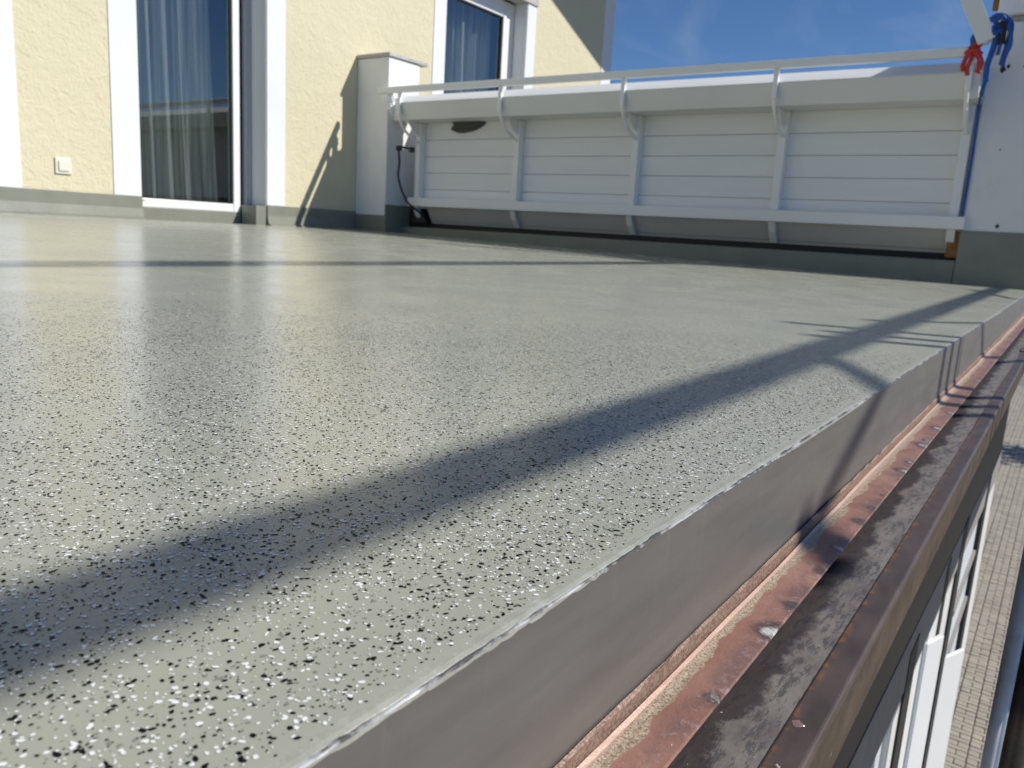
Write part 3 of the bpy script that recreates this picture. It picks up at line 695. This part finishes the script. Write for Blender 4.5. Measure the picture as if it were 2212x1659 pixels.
upright(-6, 3.95, -.65, ZG, WHITE_PVC, 'frame_bar', -.004)
for r0, r1, z in ((18.7, 23.2, -1.02), (18.7, 23.2, -1.22), (9.0, 10.05, -.9), (8.6, 10.05, -1.12), (15.25, 16.6, -1.1)):
    obj('transom', box(r0*YW, r1*YW, YW-.004, YW+.02, z-.018, z), GREYTRIM, G)
# tilted white sash standing ajar lower down
def leaf(xa, ya, xb, yb, zt, zb_, th, m_, nm, p):
    d = Vector((xb-xa, yb-ya, 0)).normalized(); n_ = Vector((-d.y, d.x, 0))*th
    b = bmesh.new(); q = [Vector((xa, ya, 0)), Vector((xb, yb, 0)), Vector((xb, yb, 0))+n_, Vector((xa, ya, 0))+n_]
    lo = [b.verts.new(v_ + Vector((0, 0, zb_))) for v_ in q]; hi = [b.verts.new(v_ + Vector((0, 0, zt))) for v_ in q]
    for i in range(4): b.faces.new((lo[i], lo[(i+1) % 4], hi[(i+1) % 4], hi[i]))
    b.faces.new(lo); b.faces.new(hi); bmesh.ops.recalc_face_normals(b, faces=b.faces)
    bmesh.ops.bevel(b, geom=list(b.edges), offset=.002, segments=1, affect='EDGES'); return obj(nm, b, m_, p)
leaf(2.78, .152, 2.90, .1036, -1.14, -3.0, .012, WHITE_PVC, 'sash', G)
leaf(2.05, .150, 2.13, .123, -.78, -3.0, .012, WHITE_PVC, 'sash', G)
leaf(1.62, .150, 1.70, .128, -.95, -3.0, .012, WHITE_PVC, 'sash', G)

# ------------------------------------------------------------------ scaffold
def coupler(c, p):
    b = box(c[0]-.022, c[0]+.022, c[1]-.025, c[1]+.025, c[2]-.022, c[2]+.022, .008); return obj('coupler', b, GALV, p)
ap = M('rusty_pole', (.5, .5, .5), .4, metal=.2)
yy_ = ap.math('ADD', ap.xyz('Y'), ap.math('MULTIPLY', ap.math('SUBTRACT', ap.noise(14, 6, .7), .5), .03))
cs = ap.ramp(ap.noise(18, 6, .7), (.3, (.74, .76, .78)), (.7, (.92, .93, .94)))
cr_ = ap.ramp(ap.noise(25, 6, .7), (.35, (.035, .028, .022)), (.6, (.075, .055, .038)), (.75, (.16, .085, .04)))
ap.color(cr_); ap.rough(ap.ramp(ap.noise(30, 5), (.3, .35), (.7, .6)))
SP = obj('scaffold_pole', tube([(1.49, -.0085, ZG), (1.49, -.0065, -1.5), (1.484, -.0145, -.2)], .0125, seg=24), GALV, smooth=True)
tag(SP, 'bright galvanised thin pole standing next to the rusty pole by the gutter', 'pole')
SQ = obj('scaffold_pole', tube([(1.555, -.0405, ZG), (1.555, -.0385, -1.5), (1.549, -.0465, -.2)], .0225, seg=24), ap.m, smooth=True)
tag(SQ, 'dark rust stained thick pole at the right edge beside the bright pole', 'pole')

SC = thing('scaffold_guard', 'galvanised scaffold guard rail frame outside the terrace edge', 'scaffold', (2, -1.1, ZG))
YS = -1.1
obj('ledger', tube([(-.4, YS, 1.208), (5.6, YS, 1.218)], .0242, seg=20), GALV, SC, smooth=True)
obj('toe_board', box(-.6, 5.6, YS-.015, YS+.015, 2.365, 2.46), PLANK, SC)
for xs2 in (-.3, 5.4): obj('standard', tube([(xs2, YS-.05, ZG), (xs2, YS-.05, 2.7)], .0242, seg=16), GALV, SC, smooth=True)
for xp_, zt in ((1.952, 1.225), (2.045, 1.225), (2.151, 1.30)): obj('upright', tube([(xp_, YS+.04, -.4), (xp_, YS+.04, zt)], .017, seg=12), GALV, SC, smooth=True)
obj('diagonal', tube([(1.15, YS+.03, .955), (1.534, YS+.03, 1.10), (1.80, YS+.03, 1.21)], .0125, seg=16), GALV, SC, smooth=True)
coupler((1.20, YS+.03, .975), SC)
obj('diagonal', tube([(2.36, YS+.03, 1.24), (2.51, YS+.03, 1.11), (2.9, YS+.03, .85)], .012, seg=10), GALV, SC, smooth=True)
obj('diagonal', tube([(3.9, YS+.03, 1.09), (4.5, YS+.03, 1.25)], .014, seg=10), GALV, SC, smooth=True)
for i, (y0, y1) in enumerate(((-.43, -.15),)):
    obj('plank', box(-1.5, 5.5, y0, y1, -.24, -.20, .003), PLANK, SC)

# ------------------------------------------------------------------ house across the street (seen in the panes)
OH = thing('house', 'low house with a brown roof across the street', 'house', (17, -16, ZG))
D_ = .72
obj('wall', prism([(2, ZG), (34, ZG), (34, 2.7-D_), (24, 4.6-D_), (2, .25-D_)], 'y', -24, -16), FARWALL, OH)
obj('roof', prism([(1.2, .75-D_), (24, 5.15-D_), (24, 5.5-D_), (1.2, 1.1-D_)], 'y', -24.5, -15.4), ROOF, OH)
obj('roof', prism([(24.02, 5.15-D_), (35, 2.95-D_), (35, 3.3-D_), (24.02, 5.5-D_)], 'y', -24.5, -15.4), ROOF, OH)
obj('verge_board', prism([(1.2, .5-D_), (24, 4.9-D_), (24, 5.14-D_), (1.2, .74-D_)], 'y', -15.6, -15.42), WHITE_PAINT, OH)
for xw in (5, 9, 13, 17, 21, 27): 
    w_ = obj('window', box(xw, xw+1.4, -16.02, -15.97, -1.8, -.4), DARKMETAL, OH)

T = thing('shadow_tree', 'small leafy tree added out of view to shade the pavement beyond the terrace corner', 'tree', (18.4, -3.4, ZG))  # unseen tree added to cast the dark patch on the paving
obj('trunk', tube(smooth_pts([(18.4, -3.4, ZG), (18.42, -3.38, -2), (18.36, -3.42, -.6), (18.4, -3.4, .5)]), [.09-.0035*i for i in range(19)], seg=10), BARK, T, smooth=True)
V_ = []; F_ = []
cl = [(rng.normal(0, .55), rng.normal(0, .55), rng.normal(0, .42)) for _ in range(26)]
for c_ in cl:
    for _ in range(70):
        p = Vector((18.4+c_[0], -3.4+c_[1], .35+c_[2])) + Vector(rng.normal(0, .17, 3)); u = Vector(rng.normal(0, 1, 3)).normalized(); v_ = u.orthogonal().normalized()
        n0 = len(V_); u = u*.06; v_ = v_*.035
        V_ += [tuple(p-u), tuple(p+v_), tuple(p+u), tuple(p-v_)]; F_.append((n0, n0+1, n0+2, n0+3))
mt = bpy.data.meshes.new('crown'); mt.from_pydata([tuple(Vector(v_)-T.location) for v_ in V_], [], F_); mt.materials.append(TREE_LEAF)
co_ = bpy.data.objects.new('crown', mt); link(co_, T)

print('objects', len(bpy.data.objects))
